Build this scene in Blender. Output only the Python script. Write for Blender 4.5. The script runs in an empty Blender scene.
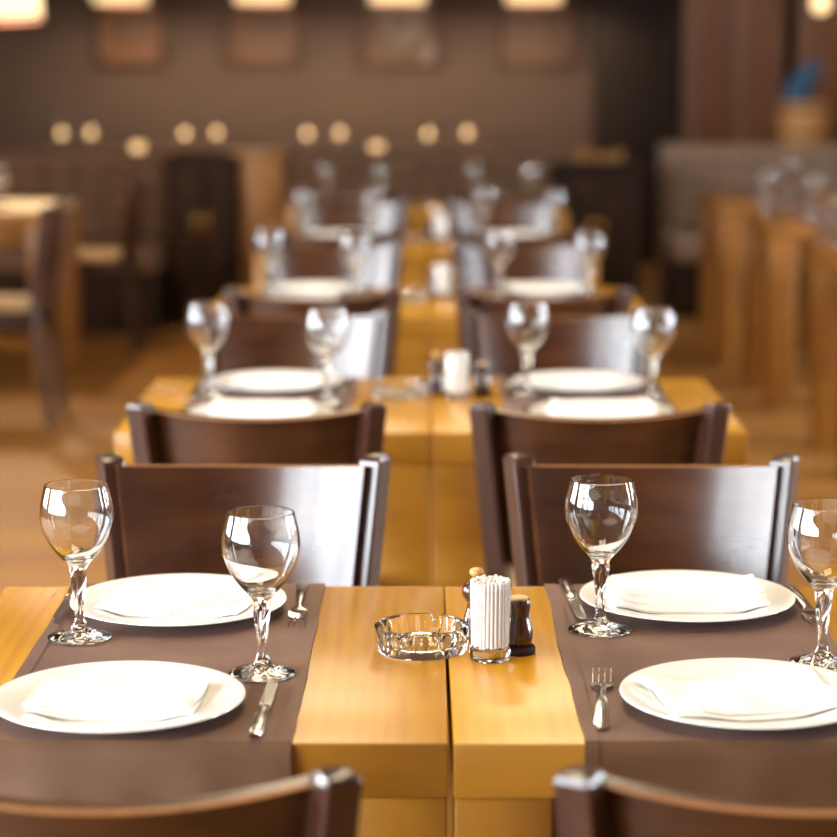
import bpy, bmesh, math, random
from mathutils import Vector, Matrix, noise
S = bpy.context.scene
COL = S.collection
PI = math.pi
R = math.radians
random.seed(7)

# ------------------------------------------------------------------ camera
CAM_H = 1.487
cd = bpy.data.cameras.new('camera'); cam = bpy.data.objects.new('camera', cd); COL.objects.link(cam)
cd.sensor_width = 36.0; cd.lens = 98.9
cam.location = (0, 0, CAM_H)
cam.rotation_euler = (R(90 - 9.394), 0, R(0.212))
cd.dof.use_dof = True; cd.dof.focus_distance = 2.80; cd.dof.aperture_fstop = 3.2; cd.dof.aperture_blades = 0
cd.clip_start = 0.05; cd.clip_end = 60
S.camera = cam

# ------------------------------------------------------------------ world, light, exposure
W = bpy.data.worlds.new('sky'); S.world = W; W.use_nodes = True
bg = W.node_tree.nodes['Background']; bg.inputs[0].default_value = (0.86, 0.93, 1.0, 1); bg.inputs[1].default_value = 2.0

def area_light(name, loc, rot, sx, sy, power, color):
    l = bpy.data.lights.new(name, 'AREA'); l.shape = 'RECTANGLE'; l.size = sx; l.size_y = sy
    l.energy = power; l.color = color
    o = bpy.data.objects.new(name, l); COL.objects.link(o); o.location = loc; o.rotation_euler = rot
    return o
ROOM = dict(x0=-5.0, x1=5.0, y0=-7.0, y1=15.9, h=3.1)
WIN_L = [(-6.7, -4.5), (-4.3, -2.1), (-1.9, 0.3), (0.5, 2.7), (3.6, 5.8)]      # window openings of the left wall (y ranges)
GLINT_WIN_R = [(3.3, 3.8), (5.2, 5.7), (7.1, 7.6), (9.0, 9.5)]                                  # narrow openings added in the right wall for highlights in the glasses
for (a, b) in WIN_L:
    area_light('daylight', (ROOM['x0'] - 0.30, (a + b) / 2, 1.75), (0, R(-90), 0), 2.1, b - a, 470, (0.86, 0.93, 1.0))
for (a, b) in GLINT_WIN_R:
    area_light('daylight', (ROOM['x1'] + 0.30, (a + b) / 2, 1.75), (0, R(90), 0), 2.1, b - a, 310, (0.86, 0.93, 1.0))  # light behind the added right openings, for sparkle in the glasses
for (x, y, pw) in ((0, 2.7, 34), (0, 4.7, 26), (0, 6.7, 20), (0, 8.7, 16), (-2.0, 6.6, 20), (2.2, 6.6, 8), (2.2, 11.6, 14)):
    area_light('ceiling_fill_light', (x, y, 2.98), (0, 0, 0), 0.9, 0.9, pw, (1.0, 0.83, 0.56))  # warm overhead fill, added; no fixtures are modelled

S.view_settings.view_transform = 'Standard'; S.view_settings.look = 'None'
S.view_settings.gamma = 1.0; S.view_settings.use_curve_mapping = False
S.view_settings.exposure = 0.10
try:
    S.cycles.use_denoising = True
    S.cycles.max_bounces = 14; S.cycles.transmission_bounces = 14; S.cycles.glossy_bounces = 6
    S.cycles.transparent_max_bounces = 16; S.cycles.diffuse_bounces = 4
    S.cycles.sample_clamp_indirect = 8.0
except Exception:
    pass

# ------------------------------------------------------------------ materials
def srgb(r, g, b):
    f = lambda c: (c / 255 / 12.92) if c / 255 <= 0.04045 else ((c / 255 + 0.055) / 1.055) ** 2.4
    return (f(r), f(g), f(b), 1)
MATS = {}
def base_mat(name, color, rough=0.5, **kw):
    m = bpy.data.materials.new(name); m.use_nodes = True
    p = m.node_tree.nodes['Principled BSDF']
    p.inputs['Base Color'].default_value = color; p.inputs['Roughness'].default_value = rough
    for k, v in kw.items(): p.inputs[k].default_value = v
    MATS[name] = m
    return m, m.node_tree, p
def nd(nt, t, **kw):
    n = nt.nodes.new(t)
    for k, v in kw.items(): setattr(n, k, v)
    return n
def coords(nt, scale, rnd=True):
    tc = nd(nt, 'ShaderNodeTexCoord'); mp = nd(nt, 'ShaderNodeMapping')
    mp.inputs['Scale'].default_value = scale
    nt.links.new(tc.outputs['Object'], mp.inputs['Vector'])
    if rnd:
        oi = nd(nt, 'ShaderNodeObjectInfo'); mu = nd(nt, 'ShaderNodeMath', operation='MULTIPLY'); mu.inputs[1].default_value = 37.0
        nt.links.new(oi.outputs['Random'], mu.inputs[0]); nt.links.new(mu.outputs[0], mp.inputs['Location'])
    return mp
def ramp(nt, stops):
    r = nd(nt, 'ShaderNodeValToRGB'); e = r.color_ramp.elements
    e[0].position, e[0].color = stops[0]; e[1].position, e[1].color = stops[-1]
    for p, c in stops[1:-1]:
        x = e.new(p); x.color = c
    return r
def wood(name, dark, mid, light, scale, rough, coat=0.0, bump=0.03, detail=4, dist=0.8):
    m, nt, p = base_mat(name, mid, rough)
    mp = coords(nt, scale)
    n = nd(nt, 'ShaderNodeTexNoise'); n.inputs['Scale'].default_value = 1.0; n.inputs['Detail'].default_value = detail
    n.inputs['Distortion'].default_value = dist; n.inputs['Roughness'].default_value = 0.6
    w = nd(nt, 'ShaderNodeTexWave', wave_type='BANDS', bands_direction='X'); w.inputs['Scale'].default_value = 0.55
    w.inputs['Distortion'].default_value = 7.0; w.inputs['Detail'].default_value = 2.5; w.inputs['Detail Scale'].default_value = 0.7
    nt.links.new(mp.outputs[0], n.inputs['Vector']); nt.links.new(mp.outputs[0], w.inputs['Vector'])
    mx = nd(nt, 'ShaderNodeMath', operation='MULTIPLY_ADD'); mx.inputs[1].default_value = 0.16
    m2 = nd(nt, 'ShaderNodeMath', operation='MULTIPLY'); m2.inputs[1].default_value = 0.84
    nt.links.new(n.outputs[0], m2.inputs[0]); nt.links.new(w.outputs['Fac'], mx.inputs[0]); nt.links.new(m2.outputs[0], mx.inputs[2])
    r = ramp(nt, [(0.18, dark), (0.48, mid), (0.82, light)])
    nt.links.new(mx.outputs[0], r.inputs[0]); nt.links.new(r.outputs[0], p.inputs['Base Color'])
    b = nd(nt, 'ShaderNodeBump'); b.inputs['Strength'].default_value = bump; b.inputs['Distance'].default_value = 0.004
    nt.links.new(mx.outputs[0], b.inputs['Height']); nt.links.new(b.outputs[0], p.inputs['Normal'])
    p.inputs['Coat Weight'].default_value = coat; p.inputs['Coat Roughness'].default_value = 0.18
    return m
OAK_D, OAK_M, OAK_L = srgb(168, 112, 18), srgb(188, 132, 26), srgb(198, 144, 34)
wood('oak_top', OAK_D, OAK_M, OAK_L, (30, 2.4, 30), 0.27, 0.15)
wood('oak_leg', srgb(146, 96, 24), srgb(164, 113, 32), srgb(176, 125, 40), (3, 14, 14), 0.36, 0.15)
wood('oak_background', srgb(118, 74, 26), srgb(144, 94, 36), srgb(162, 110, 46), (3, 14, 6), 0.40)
wood('chair_wood', srgb(46, 24, 12), srgb(66, 36, 18), srgb(86, 50, 26), (3.0, 9, 22), 0.27, 0.4, 0.015)
wood('chair_post_wood', srgb(42, 22, 15), srgb(56, 30, 20), srgb(70, 40, 27), (16, 16, 3), 0.30, 0.5, 0.015)
wood('mill_wood', srgb(38, 18, 8), srgb(62, 32, 16), srgb(84, 46, 24), (60, 60, 14), 0.22, 0.5, 0.01)
wood('red_panel_wood', srgb(84, 46, 18), srgb(106, 60, 24), srgb(122, 72, 32), (9, 9, 1.2), 0.45)
wood('bucket_wood', srgb(150, 106, 54), srgb(180, 130, 70), srgb(200, 152, 90), (14, 14, 3), 0.5)
wood('dark_wood', srgb(30, 18, 11), srgb(42, 26, 16), srgb(54, 34, 22), (3, 12, 12), 0.75)

for k_ in ('dark_wood',): MATS[k_].node_tree.nodes['Principled BSDF'].inputs['Specular IOR Level'].default_value = 0.15
def plain(name, color, rough, bump_scale=0, bump=0.0, var=0.0, **kw):
    m, nt, p = base_mat(name, color, rough, **kw)
    if bump_scale:
        mp = coords(nt, (1, 1, 1), False)
        n = nd(nt, 'ShaderNodeTexNoise'); n.inputs['Scale'].default_value = bump_scale; n.inputs['Detail'].default_value = 3
        nt.links.new(mp.outputs[0], n.inputs['Vector'])
        b = nd(nt, 'ShaderNodeBump'); b.inputs['Strength'].default_value = bump; b.inputs['Distance'].default_value = 0.002
        nt.links.new(n.outputs[0], b.inputs['Height']); nt.links.new(b.outputs[0], p.inputs['Normal'])
        if var:
            c0 = tuple(c * (1 - var) for c in color[:3]) + (1,); c1 = tuple(min(1, c * (1 + var)) for c in color[:3]) + (1,)
            r = ramp(nt, [(0.3, c0), (0.7, c1)]); nt.links.new(n.outputs[0], r.inputs[0]); nt.links.new(r.outputs[0], p.inputs['Base Color'])
    return m
plain('porcelain', (0.86, 0.84, 0.80, 1), 0.12, 6, 0.01, 0.01)
plain('napkin_cloth', (0.88, 0.865, 0.83, 1), 0.85, 260, 0.12, 0.03)
plain('steel', (0.72, 0.70, 0.68, 1), 0.16, 40, 0.02, 0.05, Metallic=1.0)
plain('brass', srgb(205, 160, 80), 0.25, 40, 0.02, 0.05, Metallic=1.0)
plain('knob_wood', srgb(196, 152, 88), 0.35, 60, 0.03, 0.12)
plain('cork', srgb(206, 176, 130), 0.7, 300, 0.2, 0.15)
plain('lit_top_cream', srgb(226, 204, 168), 0.6, 120, 0.05, 0.03)  # pale colour standing in for lamplight on a tabletop
plain('paper', (0.86, 0.85, 0.82, 1), 0.7, 200, 0.05, 0.03)
plain('seat_pad', srgb(190, 160, 118), 0.8, 120, 0.15, 0.06)
plain('ply_edge', srgb(150, 98, 48), 0.45, 60, 0.05, 0.12)
plain('wall_paint', srgb(108, 88, 74), 0.85, 3, 0.05, 0.05)
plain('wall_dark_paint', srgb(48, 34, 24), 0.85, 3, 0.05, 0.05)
plain('ceiling_paint', srgb(112, 88, 66), 0.9, 4, 0.05, 0.03)
plain('bench_leather', srgb(88, 62, 40), 0.8, 30, 0.12, 0.08)
plain('bench_tan', srgb(128, 104, 84), 0.55, 30, 0.12, 0.08)
plain('frame_wood', srgb(86, 54, 30), 0.5, 10, 0.05, 0.08)
plain('blue_cloth', srgb(50, 84, 114), 0.8, 60, 0.2, 0.15)
plain('white_window_frame', srgb(230, 228, 222), 0.5, 20, 0.02, 0.01)
plain('black_cable', srgb(20, 18, 16), 0.6, 50, 0.02, 0.05)

# woven runner fabric
m, nt, p = base_mat('runner_fabric', srgb(92, 60, 42), 0.62)
mp = coords(nt, (1, 1, 1), False)
n = nd(nt, 'ShaderNodeTexNoise'); n.inputs['Scale'].default_value = 9; n.inputs['Detail'].default_value = 6
w1 = nd(nt, 'ShaderNodeTexWave', bands_direction='X'); w1.inputs['Scale'].default_value = 230; w1.inputs['Distortion'].default_value = 1.0
w2 = nd(nt, 'ShaderNodeTexWave', bands_direction='Y'); w2.inputs['Scale'].default_value = 230; w2.inputs['Distortion'].default_value = 1.0
for x in (n, w1, w2): nt.links.new(mp.outputs[0], x.inputs['Vector'])
r = ramp(nt, [(0.3, srgb(92, 61, 37)), (0.55, srgb(104, 71, 44)), (0.8, srgb(116, 81, 53))])
nt.links.new(n.outputs[0], r.inputs[0]); nt.links.new(r.outputs[0], p.inputs['Base Color'])
ad = nd(nt, 'ShaderNodeMath', operation='ADD'); nt.links.new(w1.outputs['Fac'], ad.inputs[0]); nt.links.new(w2.outputs['Fac'], ad.inputs[1])
b = nd(nt, 'ShaderNodeBump'); b.inputs['Strength'].default_value = 0.15; b.inputs['Distance'].default_value = 0.0006
nt.links.new(ad.outputs[0], b.inputs['Height']); nt.links.new(b.outputs[0], p.inputs['Normal'])
p.inputs['Sheen Weight'].default_value = 0.08; p.inputs['Sheen Tint'].default_value = srgb(190, 170, 200); p.inputs['Sheen Roughness'].default_value = 0.4

# plank floor
m, nt, p = base_mat('floor_wood', srgb(170, 110, 48), 0.55)
mp = coords(nt, (1, 1, 1), False)
bk = nd(nt, 'ShaderNodeTexBrick'); bk.inputs['Scale'].default_value = 1.0; bk.inputs['Brick Width'].default_value = 1.4; bk.inputs['Row Height'].default_value = 0.14
bk.inputs['Mortar Size'].default_value = 0.003; bk.inputs['Color1'].default_value = srgb(170, 118, 50); bk.inputs['Color2'].default_value = srgb(146, 95, 36)
bk.inputs['Mortar'].default_value = srgb(84, 50, 22); bk.inputs['Bias'].default_value = -0.1
nt.links.new(mp.outputs[0], bk.inputs['Vector'])
mp2 = coords(nt, (1.5, 26, 1), False); n = nd(nt, 'ShaderNodeTexNoise'); n.inputs['Scale'].default_value = 1; n.inputs['Detail'].default_value = 5
nt.links.new(mp2.outputs[0], n.inputs['Vector'])
mx = nd(nt, 'ShaderNodeMix', data_type='RGBA', blend_type='MULTIPLY'); mx.inputs['Factor'].default_value = 0.5
r = ramp(nt, [(0.3, (0.55, 0.5, 0.45, 1)), (0.7, (1, 1, 1, 1))]); nt.links.new(n.outputs[0], r.inputs[0])
nt.links.new(bk.outputs['Color'], mx.inputs['A']); nt.links.new(r.outputs[0], mx.inputs['B']); nt.links.new(mx.outputs['Result'], p.inputs['Base Color'])

# glass
def glass_mat(name, color=(1, 1, 1, 1), ior=1.56, rough=0.0):
    m = bpy.data.materials.new(name); m.use_nodes = True; nt = m.node_tree; nt.nodes.clear()
    g = nd(nt, 'ShaderNodeBsdfGlass'); g.inputs['Color'].default_value = color; g.inputs['IOR'].default_value = ior; g.inputs['Roughness'].default_value = rough
    o = nd(nt, 'ShaderNodeOutputMaterial'); nt.links.new(g.outputs[0], o.inputs[0]); MATS[name] = m
glass_mat('clear_glass', (0.985, 0.99, 0.99, 1))
glass_mat('ashtray_glass', (0.98, 0.985, 0.985, 1))
m = bpy.data.materials.new('window_glass'); m.use_nodes = True; nt = m.node_tree; nt.nodes.clear(); MATS['window_glass'] = m
t = nd(nt, 'ShaderNodeBsdfTransparent'); gl = nd(nt, 'ShaderNodeBsdfGlossy'); gl.inputs['Roughness'].default_value = 0.02
lw_ = nd(nt, 'ShaderNodeLayerWeight'); lw_.inputs['Blend'].default_value = 0.5
pw5 = nd(nt, 'ShaderNodeMath', operation='POWER'); pw5.inputs[1].default_value = 5.0
fr = nd(nt, 'ShaderNodeMath', operation='MULTIPLY_ADD'); fr.inputs[1].default_value = 0.95; fr.inputs[2].default_value = 0.045
nt.links.new(lw_.outputs['Facing'], pw5.inputs[0]); nt.links.new(pw5.outputs[0], fr.inputs[0])
mxs = nd(nt, 'ShaderNodeMixShader'); o = nd(nt, 'ShaderNodeOutputMaterial')
nt.links.new(fr.outputs[0], mxs.inputs[0]); nt.links.new(t.outputs[0], mxs.inputs[1]); nt.links.new(gl.outputs[0], mxs.inputs[2]); nt.links.new(mxs.outputs[0], o.inputs[0])

m2 = m.copy(); m2.name = 'thin_glass'; MATS['thin_glass'] = m2
def glow(name, color, strength):
    m, nt, p = base_mat(name, color, 0.6)
    p.inputs['Emission Color'].default_value = color; p.inputs['Emission Strength'].default_value = strength
glow('lamp_shade_glow', (1.0, 0.70, 0.36, 1), 1.15)
glow('lamp_bulb_glow', (1.0, 0.84, 0.60, 1), 12.0)
glow('flame_glint_glow', (1.0, 0.66, 0.30, 1), 10.0)
glow('bowl_glow', (1.0, 0.66, 0.36, 1), 2.2)  # glow standing in for bright highlights inside the far glasses
glow('lamp_trim', srgb(176, 116, 92), 0.25)

# picture prints: soft abstract colour fields
for i, (c0, c1) in enumerate(((srgb(128, 84, 46), srgb(100, 66, 38)), (srgb(112, 78, 52), srgb(92, 62, 40)), (srgb(104, 76, 54), srgb(160, 146, 138)), (srgb(112, 80, 56), srgb(94, 66, 46)))):
    m, nt, p = base_mat('print_%s' % 'abcd'[i], c0, 0.5)
    mp = coords(nt, (3, 3, 1.6), False); n = nd(nt, 'ShaderNodeTexNoise'); n.inputs['Scale'].default_value = 1.6
    r = ramp(nt, [(0.45, c0), (0.66, c1)]); nt.links.new(mp.outputs[0], n.inputs['Vector']); nt.links.new(n.outputs[0], r.inputs[0]); nt.links.new(r.outputs[0], p.inputs['Base Color'])

# ------------------------------------------------------------------ mesh helpers
def mesh_from(bm, name, smooth=True, angle=40):
    me = bpy.data.meshes.new(name)
    bmesh.ops.recalc_face_normals(bm, faces=bm.faces)
    if smooth:
        lim = R(angle)
        for f in bm.faces: f.smooth = True
        for e in bm.edges:
            e.smooth = not (len(e.link_faces) == 2 and e.calc_face_angle(0) > lim)
    bm.to_mesh(me); bm.free()
    return me
def obj(name, me, mat, parent=None, loc=(0, 0, 0), rot=(0, 0, 0)):
    if isinstance(me, bmesh.types.BMesh): me = mesh_from(me, name)
    if not me.materials: me.materials.append(MATS[mat])
    o = bpy.data.objects.new(name, me); COL.objects.link(o)
    o.location = loc; o.rotation_euler = rot
    if parent: o.parent = parent
    return o
def tag(o, label=None, cat=None, group=None, kind=None):
    if label: o['label'] = label
    if cat: o['category'] = cat
    if group: o['group'] = group
    if kind: o['kind'] = kind
    return o
def thing(name, label, cat, loc=(0, 0, 0), rz=0, group=None):
    o = bpy.data.objects.new(name, None); COL.objects.link(o)
    o.location = loc; o.rotation_euler = (0, 0, rz); o.empty_display_size = 0.1
    return tag(o, label, cat, group)
def copy_tree(o, parent=None):
    c = o.copy(); COL.objects.link(c); c.parent = parent
    for ch in o.children:
        if ch != c: copy_tree(ch, c)
    return c
class Proto:
    """build once, then hand out copies (first call returns the original)"""
    def __init__(s, f): s.f = f; s.o = None
    def put(s, loc, rz, label, group=None):
        if s.o is None: s.o = s.f(); o = s.o
        else: o = copy_tree(s.o)
        o.location = loc; o.rotation_euler = (0, 0, rz); o['label'] = label
        if group: o['group'] = group
        return o

def add_box(bm, c, s, bev=0.0, seg=2, rot=None):
    t = bmesh.new(); bmesh.ops.create_cube(t, size=1)
    bmesh.ops.scale(t, vec=s, verts=t.verts)
    if bev: bmesh.ops.bevel(t, geom=list(t.edges), offset=bev, segments=seg, profile=0.5, affect='EDGES')
    if rot is not None: bmesh.ops.rotate(t, cent=(0, 0, 0), matrix=rot, verts=t.verts)
    bmesh.ops.translate(t, vec=c, verts=t.verts)
    me = bpy.data.meshes.new('tmp'); t.to_mesh(me); t.free(); bm.from_mesh(me); bpy.data.meshes.remove(me)
    return bm
def box(c, s, bev=0.0, seg=2, rot=None): return add_box(bmesh.new(), c, s, bev, seg, rot)
def add_lathe(bm, prof, n=48, fn=None, cx=0, cy=0, close=False):
    """prof: (r, z); r==0 gives a pole. fn(r, z, a) -> (r, z) modifies"""
    rings = []
    for r, z in prof:
        if r <= 1e-6: rings.append([bm.verts.new((cx, cy, z))])
        else:
            ring = []
            for k in range(n):
                a = 2 * PI * k / n; rr, zz = (r, z) if fn is None else fn(r, z, a)
                ring.append(bm.verts.new((cx + rr * math.cos(a), cy + rr * math.sin(a), zz)))
            rings.append(ring)
    for a, b in zip(rings, rings[1:]):
        if len(a) == 1 and len(b) == 1: continue
        for k in range(n):
            k2 = (k + 1) % n
            if len(a) == 1: bm.faces.new((a[0], b[k2], b[k]))
            elif len(b) == 1: bm.faces.new((a[k], a[k2], b[0]))
            else: bm.faces.new((a[k], a[k2], b[k2], b[k]))
    return bm
def lathe(prof, n=48, fn=None): return add_lathe(bmesh.new(), prof, n, fn)
def smooth_prof(pts, k=6):
    """Catmull-Rom through the profile points"""
    out = []; P = [Vector((p[0], p[1], 0)) for p in pts]
    for i in range(len(P) - 1):
        p0 = P[max(i - 1, 0)]; p1 = P[i]; p2 = P[i + 1]; p3 = P[min(i + 2, len(P) - 1)]
        for j in range(k):
            t = j / k
            v = 0.5 * (2 * p1 + (p2 - p0) * t + (2 * p0 - 5 * p1 + 4 * p2 - p3) * t * t + (3 * p1 - p0 - 3 * p2 + p3) * t ** 3)
            out.append((max(v.x, 0.0), v.y))
    out.append((pts[-1][0], pts[-1][1]))
    return out
def add_sweep(bm, stations, n=12, p=4.0):
    """stations: (centre, xdir, ydir, half_w, half_d); super-ellipse section, capped"""
    rings = []
    for c, xd, yd, hw, hd in stations:
        ring = []
        for k in range(n):
            a = 2 * PI * (k + 0.5) / n; ca, sa = math.cos(a), math.sin(a)
            u = math.copysign(abs(ca) ** (2 / p), ca) * hw; v = math.copysign(abs(sa) ** (2 / p), sa) * hd
            ring.append(bm.verts.new(Vector(c) + Vector(xd) * u + Vector(yd) * v))
        rings.append(ring)
    for a, b in zip(rings, rings[1:]):
        for k in range(n): bm.faces.new((a[k], a[(k + 1) % n], b[(k + 1) % n], b[k]))
    bm.faces.new(rings[0][::-1]); bm.faces.new(rings[-1])
    return bm
def sweep(st, n=12, p=4.0): return add_sweep(bmesh.new(), st, n, p)
def add_tube(bm, pts, r, n=10):
    pts = [Vector(q) for q in pts]; st = []
    for i, q in enumerate(pts):
        d = (pts[min(i + 1, len(pts) - 1)] - pts[max(i - 1, 0)]).normalized()
        up = Vector((0, 0, 1)) if abs(d.z) < 0.9 else Vector((0, 1, 0))
        x = d.cross(up).normalized(); y = d.cross(x).normalized(); rr = r[i] if isinstance(r, (list, tuple)) else r
        st.append((q, x, y, rr, rr))
    return add_sweep(bm, st, n, 2.0)
def tube(pts, r, n=10): return add_tube(bmesh.new(), pts, r, n)
def sheet(f, nu, nv, thick):
    """closed thin slab: f(u,v) -> point, u,v in 0..1; thickness along -normal"""
    bm = bmesh.new(); g = [[Vector(f(i / nu, j / nv)) for j in range(nv + 1)] for i in range(nu + 1)]
    N = [[None] * (nv + 1) for _ in range(nu + 1)]
    for i in range(nu + 1):
        for j in range(nv + 1):
            du = g[min(i + 1, nu)][j] - g[max(i - 1, 0)][j]; dv = g[i][min(j + 1, nv)] - g[i][max(j - 1, 0)]
            N[i][j] = du.cross(dv).normalized()
    T = [[bm.verts.new(g[i][j]) for j in range(nv + 1)] for i in range(nu + 1)]
    B = [[bm.verts.new(g[i][j] - N[i][j] * thick) for j in range(nv + 1)] for i in range(nu + 1)]
    for i in range(nu):
        for j in range(nv):
            bm.faces.new((T[i][j], T[i + 1][j], T[i + 1][j + 1], T[i][j + 1])); bm.faces.new((B[i][j], B[i][j + 1], B[i + 1][j + 1], B[i + 1][j]))
    for i in range(nu):
        bm.faces.new((T[i][0], B[i][0], B[i + 1][0], T[i + 1][0])); bm.faces.new((T[i][nv], T[i + 1][nv], B[i + 1][nv], B[i][nv]))
    for j in range(nv):
        bm.faces.new((T[0][j], T[0][j + 1], B[0][j + 1], B[0][j])); bm.faces.new((T[nu][j], B[nu][j], B[nu][j + 1], T[nu][j + 1]))
    return bm

# ------------------------------------------------------------------ the room
X0, X1, Y0, Y1, HC = (ROOM[k] for k in ('x0', 'x1', 'y0', 'y1', 'h'))
def struct(name, bm, mat, parent=None): return tag(obj(name, bm, mat, parent), kind='structure')
struct('floor', box(((X0 + X1) / 2, (Y0 + Y1) / 2, -0.05), (X1 - X0 + 0.4, Y1 - Y0 + 0.4, 0.1)), 'floor_wood')
struct('ceiling', box(((X0 + X1) / 2, (Y0 + Y1) / 2, HC + 0.05), (X1 - X0 + 0.4, Y1 - Y0 + 0.4, 0.1)), 'ceiling_paint')
struct('wall_back', box(((X0 + X1) / 2, Y1 + 0.1, HC / 2), (X1 - X0 + 0.4, 0.2, HC)), 'wall_paint')
def holed_wall(name, axis, pos, lo, hi, wins, z0=0.7, z1=2.8):
    bm = bmesh.new()
    def seg(a, b, c, d):
        if axis == 'y': add_box(bm, (pos, (a + b) / 2, (c + d) / 2), (0.2, b - a, d - c))
        else: add_box(bm, ((a + b) / 2, pos, (c + d) / 2), (b - a, 0.2, d - c))
    seg(lo, hi, 0, z0); seg(lo, hi, z1, HC); e = lo
    for a, b in wins: seg(e, a, z0, z1); e = b
    seg(e, hi, z0, z1)
    return struct(name, bm, 'wall_paint')
holed_wall('wall_left', 'y', X0 - 0.1, Y0, Y1, WIN_L)
holed_wall('wall_right', 'y', X1 + 0.1, Y0, Y1, GLINT_WIN_R)
holed_wall('wall_front', 'x', Y0 - 0.1, X0, X1, [])
wn = 0
def window(axis, pos, a, b, z0=0.7, z1=2.8):
    global wn; wn += 1
    def pc(c, s): return ((pos, c[0], c[1]), (0.06, s[0], s[1])) if axis == 'y' else ((c[0], pos, c[1]), (s[0], 0.06, s[1]))
    bm = bmesh.new(); mid = (a + b) / 2; zm = (z0 + z1) / 2
    for c, s in (((a + 0.03, zm), (0.06, z1 - z0)), ((b - 0.03, zm), (0.06, z1 - z0)), ((mid, z0 + 0.03), (b - a, 0.06)), ((mid, z1 - 0.03), (b - a, 0.06))):
        add_box(bm, *pc(c, s))
    w = struct('window_%d' % wn, bm, 'white_window_frame')
    obj('mullion', box(*pc((mid, zm), (0.05, z1 - z0 - 0.12))), 'white_window_frame', w)
    obj('transom', box(*pc((mid, z0 + 1.45), (b - a - 0.12, 0.05))), 'white_window_frame', w)
    for q in (-1, 1):
        c, s = pc((mid + q * (b - a) / 4, zm), ((b - a) / 2 - 0.08, z1 - z0 - 0.12)); s = tuple(0.006 if abs(v - 0.06) < 1e-6 else v for v in s)
        obj('pane', box(c, s), 'window_glass', w)
for a, b in WIN_L: window('y', X0 - 0.1, a, b)
for a, b in GLINT_WIN_R: window('y', X1 + 0.1, a, b)
# darker return and the red-brown panelled wall on the right of the back
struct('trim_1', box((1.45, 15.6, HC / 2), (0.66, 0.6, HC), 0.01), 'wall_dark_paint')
pw = tag(bpy.data.objects.new('wall_panelled', None), kind='structure'); COL.objects.link(pw)
obj('backing', box((3.2, 13.85, HC / 2), (3.5, 0.1, HC)), 'dark_wood', pw)
px = 1.45
for w_ in (0.06, 0.30, 0.30, 0.07, 0.42, 0.07, 0.42, 0.42, 0.42, 0.42, 0.30):
    thin = w_ < 0.1
    obj('panel', box((px + w_ / 2, 13.78 - (0.02 if thin else 0), HC / 2), (w_ - 0.008, 0.06, HC - 0.02), 0.006), 'dark_wood' if thin else 'red_panel_wood', pw); px += w_
for nm, c, s in (('baseboard_back', (-1.9, Y1 - 0.01, 0.06), (6.1, 0.02, 0.12)),):
    struct(nm, box(c, s, 0.004), 'dark_wood')

# ------------------------------------------------------------------ tables
TD, TW, TH = 0.71, 0.598, 0.75
def oak_table(w=TW, d=TD, top='oak_top', leg='oak_leg', lw=0.105):
    def f():
        t = thing('oak_table', '', 'table')
        obj('tabletop', box((0, 0, TH - 0.03), (w, d - 0.0084, 0.06), 0.0015), top, t)
        for sy in (-1, 1): obj('edge_band', box((0, sy * (d / 2 - 0.002), TH - 0.03), (w, 0.0042, 0.06), 0.0018), leg, t)
        me = None
        for sx in (-1, 1):
            for sy in (-1, 1):
                if me is None: me = mesh_from(box((0, 0, (TH - 0.06) / 2), (lw, lw, TH - 0.0605), 0.004), 'leg')
                obj('leg', me, leg, t, (sx * (w / 2 - lw / 2 - 0.001), sy * (d / 2 - lw / 2 - 0.003), 0))
        for sy in (-1, 1): obj('apron', box((0, sy * (d / 2 - 0.06), TH - 0.105), (w - 2 * lw - 0.006, 0.022, 0.088), 0.002), leg, t)
        for sx in (-1, 1): obj('apron', box((sx * (w / 2 - 0.05), 0, TH - 0.105), (0.022, d - 2 * lw - 0.012, 0.088), 0.002), leg, t)
        return t
    return Proto(f)
T_MAIN = oak_table()
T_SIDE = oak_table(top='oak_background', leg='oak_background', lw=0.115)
# rows of the central double column
ROW_Y = [2.70, 4.643, 6.497, 8.36, 10.15]
RP = ['row farthest from bench', 'fourth row from bench', 'third row from bench', 'second row from bench', 'row next to bench']
SIDE = ['ashtray-side', 'pepper-mill-side']
SEAM = [0.0245, 0.008, 0.004, 0.0, 0.0]
def tx(r, c): return SEAM[r] + (-1 if c == 0 else 1) * (TW / 2 + 0.0018)
for r in range(5):
    for c in range(2):
        T_MAIN.put((tx(r, c), ROW_Y[r], 0), R(0.35) if (r == 0 and c == 1) else 0, 'golden oak square table, %s column, %s' % (SIDE[c], RP[r]), 'golden oak tables in the middle rows')

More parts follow.
